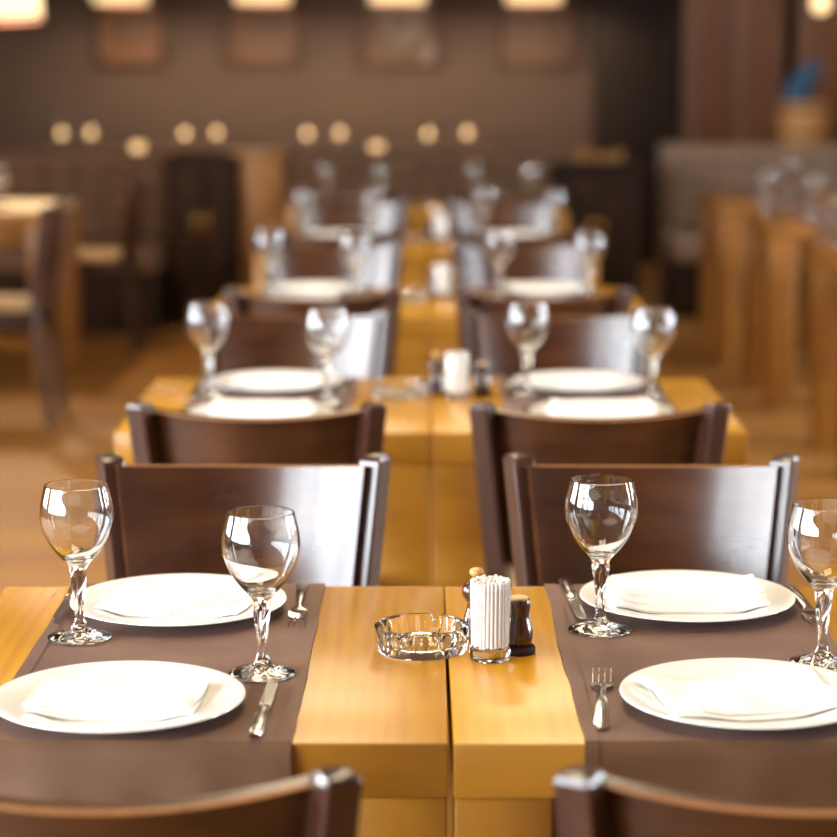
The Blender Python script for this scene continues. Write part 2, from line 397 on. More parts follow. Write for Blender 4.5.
# ------------------------------------------------------------------ runners
def runner_mesh(w, seed, drop=0.20, hem=None):
    L = TD + 2 * 0.004; tot = L + 2 * drop; rr = 0.006
    def f(u, v):
        s = v * tot - drop                      # 0..L lies on the top
        x = (u - 0.5) * w if hem is None else hem[0] + (u - 0.5) * hem[1]
        wob = 0.004 * noise.noise(Vector((seed, s * 5, 0.3))) + 0.0025 * noise.noise(Vector((seed + 5, s * 14, x * 3)))
        z = 0.0022 + 0.0011 * noise.noise(Vector((x * 14, s * 14, seed))) + (0.0007 if hem else 0)
        y = s - L / 2
        if s < rr or s > L - rr:
            q = (rr - s) if s < rr else (s - (L - rr)); sg = -1 if s < rr else 1
            if q < rr * PI / 2:
                a = q / rr; y = sg * (L / 2 - rr + (rr + z) * math.sin(a)); z = -rr + (rr + z) * math.cos(a)
            else:
                dn = q - rr * PI / 2
                fold = 0.016 * min(1, dn / 0.07) * (noise.noise(Vector((x * 7 + seed * 3, dn * 3, 2.0))) + 0.5 * noise.noise(Vector((x * 17 + seed, dn * 5, 7.0)))) + 0.006 * min(1, dn / 0.05)
                y = sg * (L / 2 + 0.0022 + (0.0007 if hem else 0) + max(fold, 0)); z = -rr - dn
        return (x + wob, y, z)
    return sheet(f, 16 if hem is None else 2, 120, 0.0016 if hem is None else 0.0012)
RUN_X = [(-0.310, 0.341), (0.333, 0.341)]
for r in range(5):
    for c in range(2):
        cx, w = RUN_X[c] if r == 0 else ((-0.318, 0.335) if c == 0 else (0.322, 0.335))
        o = obj('table_runner', runner_mesh(w, r * 2 + c + 1.3), 'runner_fabric', None, (cx, ROW_Y[r], TH + 0.0012), (0, 0, R([0.0, 0.42][c]) if r == 0 else 0))
        tag(o, 'brown cloth runner on %s table, %s' % (SIDE[c], RP[r]), 'runner', 'brown table runners')
        if r < 2:
            for q in (-1, 1): obj('hem', runner_mesh(w, r * 2 + c + 1.3, hem=(q * (w / 2 - 0.008), 0.015)), 'runner_fabric', o)

# ------------------------------------------------------------------ chairs
def chair_fn(panel_m='chair_wood', post_m='chair_post_wood', pad='seat_pad'):
    def f():
        """front of the chair is -y; the top of the posts stands at y = 0 of the thing's origin"""
        t = thing('dining_chair', '', 'chair')
        HS, HP, sag = 0.45, 0.861, 0.055
        lean = lambda h: (h - HP) * math.tan(R(9)) if h > HS else (HS - HP) * math.tan(R(9)) + (HS - h) * 0.10 * (h < HS)
        hx = lambda h: 0.162 + 0.042 * max(0, (h - HS)) / (HP - HS)          # half distance of the posts
        def post(s):
            bm = bmesh.new(); rings = []
            for h in (0.0, 0.15, 0.30, 0.42, 0.50, 0.60, 0.70, 0.80, 0.853, 0.859, HP):
                tw = R(27) * s * min(1, max(0, (h - 0.40) / 0.12))
                xd = Vector((math.cos(tw), -math.sin(tw), 0)); yd = Vector((math.sin(tw), math.cos(tw), 0))
                k = {0.859: 0.003, HP: 0.007}.get(h, 0.0)
                up = min(1, max(0, (h - 0.40) / 0.12)); hw, hd = 0.014 + 0.004 * up - k, 0.017 + 0.003 * up - k; b = 0.0035
                c = Vector((s * hx(h), lean(h), h))
                rings.append([bm.verts.new(c + xd * u + yd * v) for u, v in ((hw - b, -hd), (hw - b * .3, -hd + b * .3), (hw, -hd + b), (hw, hd - b), (hw - b * .3, hd - b * .3), (hw - b, hd), (-hw + b, hd), (-hw + b * .3, hd - b * .3), (-hw, hd - b), (-hw, -hd + b), (-hw + b * .3, -hd + b * .3), (-hw + b, -hd))])
            for a, b_ in zip(rings, rings[1:]):
                for k in range(12): bm.faces.new((a[k], a[(k + 1) % 12], b_[(k + 1) % 12], b_[k]))
            bm.faces.new(rings[0][::-1]); bm.faces.new(rings[-1])
            return bm
        for s in (-1, 1): obj('back_post', mesh_from(post(s), 'back_post', True, 22), post_m, t)
        def pf(u, v):
            q = 2 * u - 1; h = 0.560 + v * (0.846 - 0.560) - 0.0105 * (1 - q * q) * v
            return (q * (hx(h) - 0.010), lean(h) + sag * (1 - q * q) - 0.0205, h)
        bm = sheet(pf, 24, 8, -0.013); obj('backrest', bm, panel_m, t)
        def ef(u, v):
            q = 2 * u - 1; h = 0.8466 - 0.0105 * (1 - q * q)
            return (q * (hx(h) - 0.010), lean(h) + sag * (1 - q * q) - 0.0200 + 0.012 * v, h)
        obj('top_edge', sheet(ef, 24, 1, 0.0012), 'ply_edge', t)
        yb = lean(HS)
        obj('seat', box((0, yb - 0.195, 0.437), (0.335, 0.40, 0.024), 0.008), post_m, t)
        c = bmesh.new(); add_box(c, (0, yb - 0.205, 0.465), (0.325, 0.355, 0.036), 0.016, 3); obj('seat_cushion', c, pad, t)
        for s in (-1, 1):
            obj('front_leg', sweep([((s * 0.147, yb - 0.37, h), (1, 0, 0), (0, 1, 0), w, w) for h, w in ((0, 0.014), (0.2, 0.017), (0.425, 0.020))], 12, 5), post_m, t)
            obj('side_rail', box((s * 0.152, yb - 0.185, 0.40), (0.020, 0.335, 0.045), 0.003), post_m, t)
        obj('front_rail', box((0, yb - 0.37, 0.40), (0.26, 0.020, 0.045), 0.003), post_m, t)
        obj('rear_rail', box((0, yb, 0.40), (0.295, 0.020, 0.045), 0.003), post_m, t)
        return t
    return f
CH = Proto(chair_fn())
# (x, y of the post tops, faces table row r from which side)
def chair(x, y, face, rz, label, group): return CH.put((x, y, 0), rz, label, group)
N_Y = [3.45, 5.36, 7.22, 9.08]; N_X = [(-0.281, 0.343), (-0.305, 0.303), (-0.30, 0.30), (-0.30, 0.30)]
F_Y = [1.915, 3.95, 5.80, 7.66, 9.46]; F_X = [(-0.282, 0.336), (-0.296, 0.300), (-0.290, 0.297), (-0.30, 0.30), (-0.30, 0.30)]
GC = 'dark brown chairs along the middle rows'
for r in range(5):
    for c in range(2):
        CH.put((F_X[r][c], F_Y[r], 0), PI, 'dark brown curved-back chair looking towards bench, at %s table, %s' % (SIDE[c], RP[r]), GC)
        if r < 4: CH.put((N_X[r][c], N_Y[r], 0), 0, 'dark brown curved-back chair turned away from bench, at %s table, %s' % (SIDE[c], RP[r]), GC)

# ------------------------------------------------------------------ tableware
def plate_fn():
    P = [(0, 0.0035), (0.070, 0.0035), (0.086, 0.0045), (0.094, 0.0075), (0.106, 0.0115), (0.124, 0.0140), (0.1370, 0.0160), (0.1395, 0.0158), (0.1400, 0.0145),
         (0.136, 0.0128), (0.118, 0.0095), (0.100, 0.0060), (0.088, 0.0020), (0.086, 0.0), (0.080, 0.0), (0.078, 0.0012), (0, 0.0012)]
    return tag(obj('dinner_plate', mesh_from(lathe(P, 96), 'dinner_plate', True, 60), 'porcelain'), '', 'plate')
PLATE = Proto(plate_fn)

def plate_h(r):
    P = [(0, 0.0), (0.070, 0.0), (0.086, 0.001), (0.094, 0.004), (0.106, 0.008), (0.124, 0.0105), (0.16, 0.0135)]
    for (a, b), (c, d) in zip(P, P[1:]):
        if r <= c: return b + (d - b) * (r - a) / (c - a)
    return P[-1][1]
def pillow(w, d, h, z0, seed, shape='rect', skew=0.0, nu=26, nv=22, wr=0.0012, oy=0.0):
    """a folded layer of cloth with soft rolled edges"""
    def edge(a): return (1 - abs(2 * a - 1) ** 8) ** 0.5
    def top(u, v):
        x, y = (u - 0.5) * w, (v - 0.5) * d
        if shape == 'tri': x *= 1 - 0.86 * v
        x += skew * y
        n_ = noise.noise(Vector((x * 22 + seed, y * 22, seed * 2))) * wr * 2 + noise.noise(Vector((x * 60, y * 60 + seed, 0))) * wr * 0.5
        e = edge(u) * edge(v)
        return x + n_ * 0.8, y + n_ * 0.6, z0 + h * (0.35 + 0.65 * e) + n_ * e
    bm = bmesh.new(); T = {}; B = {}
    for i in range(nu + 1):
        for j in range(nv + 1):
            x, y, z = top(i / nu, j / nv); e = plate_h(math.hypot(x, y + oy) + 0.004); T[i, j] = bm.verts.new((x, y, z + e))
            B[i, j] = bm.verts.new((x * 0.995, y * 0.995, z0 + e))
    for i in range(nu):
        for j in range(nv):
            bm.faces.new((T[i, j], T[i + 1, j], T[i + 1, j + 1], T[i, j + 1])); bm.faces.new((B[i, j], B[i, j + 1], B[i + 1, j + 1], B[i + 1, j]))
    for i in range(nu):
        bm.faces.new((T[i, 0], B[i, 0], B[i + 1, 0], T[i + 1, 0])); bm.faces.new((T[i, nv], T[i + 1, nv], B[i + 1, nv], B[i, nv]))
    for j in range(nv):
        bm.faces.new((T[0, j], T[0, j + 1], B[0, j + 1], B[0, j])); bm.faces.new((T[nu, j], B[nu, j], B[nu, j + 1], T[nu, j + 1]))
    return bm
def napkin(kind, seed):
    if kind == 'folded':   L = [(0.185, 0.125, 0.0055, 0, 'rect', 0), (0.182, 0.110, 0.0050, 0.0050, 'rect', 0.08), (0.165, 0.050, 0.006, 0.0095, 'rect', -0.05)]
    elif kind == 'tri':    L = [(0.190, 0.120, 0.0050, 0, 'rect', 0), (0.185, 0.125, 0.0050, 0.0045, 'tri', 0.10), (0.120, 0.085, 0.0045, 0.009, 'tri', -0.2)]
    elif kind == 'roll':   L = [(0.198, 0.110, 0.010, 0, 'rect', 0), (0.194, 0.095, 0.011, 0.0085, 'rect', 0.04), (0.188, 0.080, 0.010, 0.0180, 'rect', -0.03)]
    else:                  L = [(0.200, 0.150, 0.0055, 0, 'rect', 0.1), (0.190, 0.135, 0.0055, 0.0050, 'rect', -0.25)]
    root = None
    for i, (w, d, h, z, sh, sk) in enumerate(L):
        oy = -0.028 if (kind == 'folded' and i == 2) else 0.0
        o = obj('napkin' if i == 0 else 'fold', pillow(w, d, h, z, seed + i * 3.1, sh, sk, oy=oy), 'napkin_cloth', root, (0, oy, 0))
        if i == 0: root = o
    return root

# wine glass: surfaces of bowl, stem and foot join into one watertight body
def wine_glass_fn():
    t = thing('wine_glass', '', 'glass')
    zb, zs = 0.0880, 0.0125
    out = smooth_prof([(0.0108, zb), (0.0150, 0.0950), (0.0240, 0.1045), (0.0345, 0.1190), (0.0428, 0.1380), (0.0455, 0.1530), (0.0442, 0.1700), (0.0400, 0.1880), (0.0389, 0.1925)], 6)
    inn = smooth_prof([(0.0379, 0.1929), (0.0388, 0.1880), (0.0430, 0.1700), (0.0443, 0.1530), (0.0416, 0.1380), (0.0331, 0.1200), (0.0220, 0.1065), (0.0110, 0.0990), (0.0, 0.0970)], 6)
    obj('bowl', mesh_from(lathe(out + inn, 72), 'bowl', True, 80), 'clear_glass', t)
    sp = smooth_prof([(0.0108, zb), (0.0106, 0.080), (0.0088, 0.068), (0.0064, 0.054), (0.0052, 0.040), (0.0056, 0.028), (0.0080, 0.0180), (0.0115, zs)], 7)
    def tw(r, z, a):
        k = max(0.0, min(1, (zb - z) / 0.010)) * max(0.0, min(1, (z - zs) / 0.006))
        return r * (1 + 0.17 * k * math.cos(4 * (a - (z - zs) * 30))), z
    obj('stem', mesh_from(lathe(sp, 48, tw), 'stem', True, 80), 'clear_glass', t)
    fp = [(0.0115, zs), (0.0150, 0.0095), (0.0200, 0.0074), (0.0260, 0.0056), (0.0330, 0.0036), (0.0385, 0.0026), (0.0397, 0.0016), (0.0390, 0.0004), (0.0360, 0.0), (0.0200, 0.0012), (0.0, 0.0018)]
    def fc(r, z, a):
        k = 1 if 0.012 < r < 0.038 and z > 0.002 else 0
        return r, z + 0.0007 * k * math.cos(10 * (a - r * 30))
    obj('foot', mesh_from(lathe(fp, 80, fc), 'foot', True, 80), 'clear_glass', t)
    return t
GLASS = Proto(wine_glass_fn)

def fork_fn():
    t = thing('fork', '', 'fork')
    zc = lambda s: 0.004 + 0.010 * math.sin(PI * min(1, max(0, s)))          # arched side profile
    def f(u, v):                                                              # handle and neck, tip at +y
        y = -0.105 + v * 0.150
        hw = 0.0052 * (1 - v) ** 0.5 * (0.75 + 0.25 * math.cos(v * 2)) + 0.0024 + (0.0085 * max(0, (v - 0.88) / 0.12) ** 1.4)
        if v < 0.06: hw *= (v / 0.06) ** 0.5 * 0.6 + 0.4
        q = 2 * u - 1
        return (q * hw, y, 0.0025 + 0.007 * math.sin(PI * v * 0.9) + 0.0012 * (1 - q * q))
    obj('handle', sheet(f, 6, 36, 0.0022), 'steel', t)
    def hf(u, v):
        q = 2 * u - 1; return (q * (0.0108 + 0.0012 * math.sin(v * PI)), 0.044 + v * 0.022, 0.0046 - 0.0030 * v - 0.0016 * (1 - q * q))
    obj('fork_head', sheet(hf, 6, 6, 0.0018), 'steel', t)
    for k in range(4):
        x = -0.0096 + k * 0.0064
        obj('tine', sweep([((x, 0.064 + s * 0.040, 0.0012 + 0.0050 * s * s), (1, 0, 0), (0, 0, 1), 0.0014 * (1 - 0.5 * s), 0.0009) for s in (0, 0.25, 0.5, 0.75, 1)], 8, 3), 'steel', t)
    return t
FORK = Proto(fork_fn)
def knife_fn():
    t = thing('table_knife', '', 'knife')
    obj('handle', sweep([((0, -0.105 + s * 0.095, 0.0048 + 0.0012 * math.sin(PI * s)), (1, 0, 0), (0, 0, 1), w, h) for s, w, h in
        ((0, 0.005, 0.003), (0.06, 0.0078, 0.0042), (0.35, 0.0085, 0.0046), (0.7, 0.0074, 0.0044), (0.92, 0.0062, 0.0040), (1.0, 0.0070, 0.0044))], 14, 2.6), 'steel', t)
    obj('bolster', sweep([((0, y, 0.0048), (1, 0, 0), (0, 0, 1), w, h) for y, w, h in ((-0.010, 0.0078, 0.0048), (-0.004, 0.0078, 0.0048), (0.002, 0.0066, 0.0020))], 14, 2.6), 'steel', t)
    def bf(u, v):
        hw0, hw1 = -0.0062, 0.0068 * (1 - max(0, (v - 0.75) / 0.25) ** 2.2 * 0.95)
        return (hw0 + (hw1 - hw0) * u + 0.004 * max(0, v - 0.7), 0.0 + v * 0.112, 0.0054 + 0.0006 * (0.5 - u))
    obj('blade', sheet(bf, 4, 20, 0.0012), 'steel', t)
    return t
KNIFE = Proto(knife_fn)

def ashtray_fn():
    def notch(a):
        d = 0
        for k in range(4):
            q = abs((a - R(70) - k * PI / 2 + PI) % (2 * PI) - PI); d = max(d, math.exp(-(q / 0.10) ** 4))
        return d
    def fn(r, z, a):
        if z > 0.020 and r > 0.03: z -= 0.0095 * notch(a)
        if 0.034 < r < 0.047 and z < 0.027: r += 0.0012 * math.cos(16 * a)
        if r > 0.05 and 0.004 < z < 0.026: r += 0.0005 * math.cos(24 * a)
        return r, z
    P = [(0, 0.0015), (0.030, 0.0012), (0.050, 0.0), (0.0545, 0.0008), (0.0562, 0.004), (0.0572, 0.014), (0.0578, 0.026), (0.0574, 0.0305), (0.0558, 0.0320), (0.0500, 0.0320), (0.0480, 0.0308),
         (0.0465, 0.026), (0.0440, 0.018), (0.0405, 0.0115), (0.034, 0.0085), (0.018, 0.0080), (0, 0.0078)]
    return tag(obj('ashtray', mesh_from(lathe(P, 160, fn), 'ashtray', True, 30), 'ashtray_glass'), '', 'ashtray')
ASH = Proto(ashtray_fn)
def tumbler_fn():
    t = thing('tumbler', '', 'tumbler')
    obj('wall', mesh_from(lathe([(0.0246, 0.0146), (0.0252, 0.030), (0.0262, 0.0890), (0.0259, 0.0898), (0.0252, 0.0895), (0.0246, 0.085), (0.0238, 0.040), (0.0232, 0.0150)], 64), 'wall', True, 50), 'thin_glass', t)
    obj('base', mesh_from(lathe([(0, 0.0008), (0.020, 0.0), (0.0235, 0.0010), (0.0245, 0.004), (0.0247, 0.0140), (0.0225, 0.0148), (0, 0.0145)], 64), 'base', True, 50), 'clear_glass', t)
    return t
TUMB = Proto(tumbler_fn)
def pepper_fn():
    t = thing('pepper_mill', '', 'pepper mill')
    b = smooth_prof([(0.0175, 0.0), (0.0195, 0.006), (0.0190, 0.016), (0.0165, 0.028), (0.0135, 0.040), (0.0120, 0.048), (0.0135, 0.054)], 4)
    obj('body', mesh_from(lathe([(0, 0)] + b + [(0, 0.0545)], 40), 'body'), 'mill_wood', t)
    h = smooth_prof([(0.0120, 0.0550), (0.0165, 0.060), (0.0185, 0.068), (0.0165, 0.077), (0.0100, 0.083), (0.0050, 0.085)], 4)
    obj('head', mesh_from(lathe([(0, 0.055)] + h + [(0, 0.0855)], 40), 'head'), 'mill_wood', t)
    obj('collar', lathe([(0.0, 0.0535), (0.0138, 0.0535), (0.0138, 0.0556), (0, 0.0556)], 32), 'steel', t)
    k = smooth_prof([(0.0036, 0.0855), (0.0045, 0.0885), (0.0085, 0.0930), (0.0090, 0.0970), (0.0065, 0.1010), (0, 0.1022)], 4)
    obj('knob', lathe([(0, 0.0855)] + k, 28), 'knob_wood', t)
    for o in t.children: o.scale = (1.0, 1.0, 0.88)
    return t
PEP = Proto(pepper_fn)
def salt_fn():
    t = thing('salt_shaker', '', 'salt shaker')
    obj('base', lathe([(0, 0), (0.0195, 0), (0.0205, 0.002), (0.0205, 0.0075), (0.0190, 0.0095), (0, 0.0096)], 40), 'dark_wood', t)
    b = smooth_prof([(0.0145, 0.0096), (0.0172, 0.018), (0.0172, 0.028), (0.0140, 0.040), (0.0125, 0.047), (0.0135, 0.054), (0.0145, 0.061), (0.0135, 0.0665)], 4)
    obj('body', lathe([(0, 0.0097)] + b + [(0, 0.0667)], 40), 'mill_wood', t)
    obj('cap', lathe([(0, 0.0667), (0.0110, 0.0667), (0.0112, 0.0684), (0.0100, 0.0700), (0, 0.0702)], 32), 'cork', t)
    return t
SALT = Proto(salt_fn)
def pick_fn():
    return tag(obj('toothpick', tube([(0, 0, 0), (0, 0, 0.040), (0, 0, 0.079)], [0.0021, 0.0022, 0.0020], 6), 'paper'), '', 'toothpick')
PICK = Proto(pick_fn)

ZC = TH + 0.0042           # top of the runner cloth
SET = [('bench-side setting', 1), ('setting facing bench', -1)]
# (plate x, plate y offset, napkin kind, napkin turn)
PL = {(0, 0, 1): (-0.322, 0.205), (0, 0, -1): (-0.341, -0.238), (0, 1, 1): (0.340, 0.228), (0, 1, -1): (0.355, -0.223)}
NK = {(0, 0, 1): ('tri', 170), (0, 0, -1): ('folded', -3), (0, 1, 1): ('roll', 2), (0, 1, -1): ('flat', 14)}
NKD = {'tri': 'pointed folded white napkin', 'folded': 'white napkin folded into a rectangle', 'roll': 'thick rolled white napkin', 'flat': 'flat wide white napkin'}
GL = {(0, 0, 1): (-0.430, 0.066), (0, 0, -1): (-0.192, -0.098), (0, 1, 1): (0.217, 0.104), (0, 1, -1): (0.469, -0.052)}
kinds = ['folded', 'roll', 'flat', 'tri']
for r in range(5):
    for c in range(2):
        for sn, sg in SET:
            cxr = -0.328 if c == 0 else 0.332
            x, dy = PL.get((r, c, sg), (cxr + random.uniform(-.012, .012), sg * 0.205 + random.uniform(-.012, .012)))
            y = ROW_Y[r] + dy
            PLATE.put((x, y, ZC), random.uniform(0, 6), 'white dinner plate on %s table, %s, %s' % (SIDE[c], RP[r], sn), 'white dinner plates')
            kd, a = NK.get((r, c, sg), (random.choice(kinds), random.uniform(-12, 12)))
            nk = napkin(kd, r * 8 + c * 4 + sg + 2.0) 
            nk.location = (x, y, ZC + 0.0038); nk.rotation_euler = (0, 0, R(a))
            tag(nk, '%s, %s table, %s, %s' % (NKD[kd], SIDE[c], RP[r], sn), 'napkin', 'white napkins on the plates')
            gx, gy = GL.get((r, c, sg), (cxr - sg * 0.125, sg * 0.050 + 0.028))
            GLASS.put((gx, ROW_Y[r] + gy, ZC), random.uniform(0, 6), 'empty stemmed wine glass on %s table, %s, %s' % (SIDE[c], RP[r], sn), 'wine glasses on the middle tables')
# cutlery of the first two rows
def cut(P, x, y, a, label, g):
    o = P.put((x, y, ZC + 0.0004), R(a), label, g)
    if P is FORK: o.scale = (1.08, 1.08, 1.0)
G1, G2 = 'forks beside the plates', 'knives beside the plates'
r0 = RP[0]
cut(KNIFE, -0.179, 2.447, -1.5, 'steel knife, ashtray-side table, %s, setting facing bench' % r0, G2)
cut(FORK, 0.196, 2.490, -4.5, 'steel fork, pepper-mill-side table, %s, setting facing bench' % r0, G1)
cut(FORK, -0.166, 2.932, 181, 'steel fork, ashtray-side table, %s, bench-side setting' % r0, G1)
cut(KNIFE, -0.470, 2.945, 180, 'steel knife, ashtray-side table, %s, bench-side setting' % r0, G2)
cut(KNIFE, 0.192, 2.950, 183, 'steel knife, pepper-mill-side table, %s, bench-side setting' % r0, G2)
cut(FORK, 0.490, 2.930, 184, 'steel fork, pepper-mill-side table, %s, bench-side setting' % r0, G1)
for c in range(2):
    cxr = -0.328 if c == 0 else 0.332
    for sn, sg in SET:
        y = ROW_Y[1] + sg * 0.205
        cut(KNIFE, cxr + sg * -0.155, y - 0.01, 0 if sg < 0 else 180, 'steel knife, %s table, %s, %s' % (SIDE[c], RP[1], sn), G2)
        cut(FORK, cxr + sg * 0.155, y - 0.01, 0 if sg < 0 else 180, 'steel fork, %s table, %s, %s' % (SIDE[c], RP[1], sn), G1)
# the middle pieces of each row
MID = [((-0.0065, 0.026), (0.076, -0.018), (0.062, 0.080), (0.1115, 0.012)),
       ((-0.058, 0.10), (0.062, 0.055), (0.020, 0.125), (0.115, 0.10)),
       ((-0.060, 0.03), (0.045, 0.075), (0.020, 0.150), (0.095, 0.12)),
       ((-0.055, 0.03), (0.050, 0.10), (0.010, 0.16), (0.098, 0.14))]
for r in range(4):
    q = RP[r]; yy = ROW_Y[r]; (ax, ay), (bx_, by), (mx_, my), (sx_, sy_) = MID[r]
    ASH.put((ax, yy + ay, TH), R(20 * r), 'round clear glass ashtray with notched rim, %s' % q, 'glass ashtrays')
    TUMB.put((bx_, yy + by, TH), 0, 'straight clear tumbler holding white toothpicks, %s' % q, 'toothpick tumblers')
    PEP.put((mx_, yy + my, TH), 0, 'dark turned wooden pepper mill with pale round knob, %s' % q, 'pepper mills')
    SALT.put((sx_, yy + sy_, TH), 0, 'short dark wooden salt shaker with pale cap, %s' % q, 'salt shakers')
    rings = [(0, 1), (0.0044, 6), (0.0088, 12), (0.0132, 18), (0.0174, 24), (0.0208, 28)]
    if r == 0:
        for rad, n in rings:
            for k in range(n):
                a = 2 * PI * k / n + rad * 90
                z = TH + 0.0162 + random.uniform(0, 0.0035) + (0.0005 if rad > 0.015 else 0)
                x, y = bx_ + rad * math.cos(a), yy + by + rad * math.sin(a)
                o = PICK.put((x, y, z), 0, 'white paper-wrapped toothpick standing in the tumbler, %s' % q, 'toothpicks in the tumbler')
                o.rotation_euler = (R(random.uniform(-.4, .4)) - math.sin(a) * rad * 0.7, R(random.uniform(-.4, .4)) + math.cos(a) * rad * 0.7, 0)
    else:
        bm = bmesh.new()
        for rad, n in rings:
            for k in range(n):
                a = 2 * PI * k / n + rad * 90; x, y = rad * math.cos(a), rad * math.sin(a); h = random.uniform(0, 0.004)
                add_tube(bm, [(x, y, h), (x * 1.05, y * 1.05, 0.078 + h)], 0.0017, 5)
        tag(obj('toothpick_bundle', bm, 'paper', None, (bx_, yy + by, TH + 0.0162)), 'bundle of white toothpicks standing in the tumbler, %s' % q, 'toothpicks', kind='stuff')

# ------------------------------------------------------------------ tufted benches
def tufted_bench(name, label, x0, x1, y, top, mat, rows=4, ledge=0.22, base='dark_wood'):
    """faces -y; y is the face of the backrest"""
    t = thing(name, label, 'bench', ((x0 + x1) / 2, y, 0)); w = x1 - x0
    obj('back_frame', box((0, 0.04 + ledge / 2, top / 2), (w, ledge, top), 0.012), mat, t)
    obj('plinth', box((0, -0.22, 0.15), (w - 0.02, 0.44, 0.30), 0.006), base, t)
    obj('seat', box((0, -0.235, 0.375), (w, 0.50, 0.15), 0.035, 3), mat, t)
    n = max(1, round(w / 0.17)); pw_ = w / n; z0 = 0.46; ph = (top - 0.02 - z0) / rows; me = None
    for j in range(rows):
        for i in range(n):
            if me is None:
                bm = bmesh.new(); K = 6; V = {}
                for a in range(K + 1):
                    for b_ in range(K + 1):
                        u, v = a / K * 2 - 1, b_ / K * 2 - 1
                        V[a, b_] = bm.verts.new((u * pw_ / 2, -0.032 * ((1 - u ** 4) * (1 - v ** 4)) ** 0.5, v * ph / 2))
                for a in range(K):
                    for b_ in range(K): bm.faces.new((V[a, b_], V[a + 1, b_], V[a + 1, b_ + 1], V[a, b_ + 1]))
                bm.faces.new([V[0, k] for k in range(K + 1)] + [V[k, K] for k in range(1, K + 1)] + [V[K, k] for k in range(K - 1, -1, -1)] + [V[k, 0] for k in range(K - 1, 0, -1)])
                me = mesh_from(bm, 'tuft', True, 60)
            obj('tuft', me, mat, t, (-w / 2 + pw_ * (i + 0.5), 0.041, z0 + ph * (j + 0.5)))
    return t
tufted_bench('tufted_bench', 'brown tufted bench standing between wooden post and dark cabinet, behind middle tables', -0.74, 0.62, 12.05, 0.90, 'bench_leather')
tufted_bench('tufted_bench', 'brown tufted bench behind the dark chairs with pale seats', -3.4, -1.36, 12.05, 0.89, 'bench_leather')
tufted_bench('tufted_bench', 'tan tufted bench in front of the red-brown panelling', 1.31, 4.3, 12.75, 0.905, 'bench_tan', ledge=0.34)
# dark cabinet, wood post and counter between the benches
def cabinet(label, x0, x1, y0, y1, h):
    t = thing('low_cabinet', label, 'cabinet', ((x0 + x1) / 2, (y0 + y1) / 2, 0)); w, d = x1 - x0, y1 - y0
    obj('body', box((0, 0.01, h / 2), (w, d - 0.02, h), 0.004), 'dark_wood', t)
    for s in (-1, 1):
        dr = obj('door', box((s * w / 4, -d / 2 - 0.006, h / 2), (w / 2 - 0.008, 0.022, h - 0.06), 0.003), 'dark_wood', t)
        obj('handle', box((s * 0.03, -d / 2 - 0.024, h * 0.6), (0.012, 0.014, 0.12), 0.003), 'brass', dr)
    obj('top', box((0, 0, h + 0.012), (w + 0.02, d + 0.03, 0.024), 0.004), 'dark_wood', t)
    return t
cabinet('dark wooden cabinet beside the golden wooden post', -1.33, -1.00, 11.9, 12.3, 0.87)
cabinet('dark wooden cabinet in front of the dark wall corner', 0.66, 1.14, 12.2, 12.6, 0.80)
t = thing('partition_post', 'thick golden wooden partition post between bench and dark cabinet', 'post', (-0.865, 12.1, 0))
obj('shaft', box((0, 0, 0.435), (0.20, 0.16, 0.87), 0.006), 'oak_background', t)
obj('cap', box((-0.03, 0, 0.888), (0.28, 0.20, 0.036), 0.006), 'oak_background', t)

# ------------------------------------------------------------------ left side: chairs in profile and a table
GL_ = 'dark chairs with pale seats'
CH.put((-1.44, 8.95, 0), R(-90), 'dark chair in profile with pale seat, standing clear of the bright table', GL_)
CH.put((-1.36, 10.98, 0), R(-90), 'dark chair in profile with pale seat, between bright table and tufted bench', GL_)
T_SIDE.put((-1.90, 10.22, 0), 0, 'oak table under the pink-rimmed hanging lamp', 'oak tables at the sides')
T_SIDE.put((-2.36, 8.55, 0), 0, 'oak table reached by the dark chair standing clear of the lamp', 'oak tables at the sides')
def lit_top_fn(u, v):  # cream sheet added so the tabletop looks lit by the lamp
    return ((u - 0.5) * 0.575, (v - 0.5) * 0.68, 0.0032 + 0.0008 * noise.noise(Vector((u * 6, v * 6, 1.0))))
tag(obj('lit_top_sheet', sheet(lit_top_fn, 20, 20, 0.0015), 'lit_top_cream', None, (-1.90, 10.22, TH)), 'cream sheet imitating lamplight on the table under the pink-rimmed lamp', 'lit_top_sheet')
GLASS.put((-1.865, 10.08, TH + 0.004), 0.3, 'empty wine glass on the table under the pink-rimmed lamp', 'wine glasses at the sides')
# ------------------------------------------------------------------ right side tables
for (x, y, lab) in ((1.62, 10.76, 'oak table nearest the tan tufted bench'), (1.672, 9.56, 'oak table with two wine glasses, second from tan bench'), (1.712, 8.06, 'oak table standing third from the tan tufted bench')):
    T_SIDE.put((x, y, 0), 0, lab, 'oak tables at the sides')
    tag(obj('table_runner', runner_mesh(0.30, x + y, 0.10), 'runner_fabric', None, (x + 0.03, y, TH + 0.0012)), 'brown runner on the ' + lab, 'runner', 'brown table runners')
for (x, y, lab) in ((1.43, 9.74, 'wine glass at the aisle corner of second oak table from tan bench'), (1.56, 9.30, 'wine glass on runner of second oak table from tan bench'),
                    (1.50, 8.30, 'wine glass at the aisle side of third oak table from tan bench'), (1.66, 10.6, 'wine glass on the oak table nearest the tan bench')):
    GLASS.put((x, y, TH if x < 1.5 else ZC), x * 5, lab, 'wine glasses at the sides')
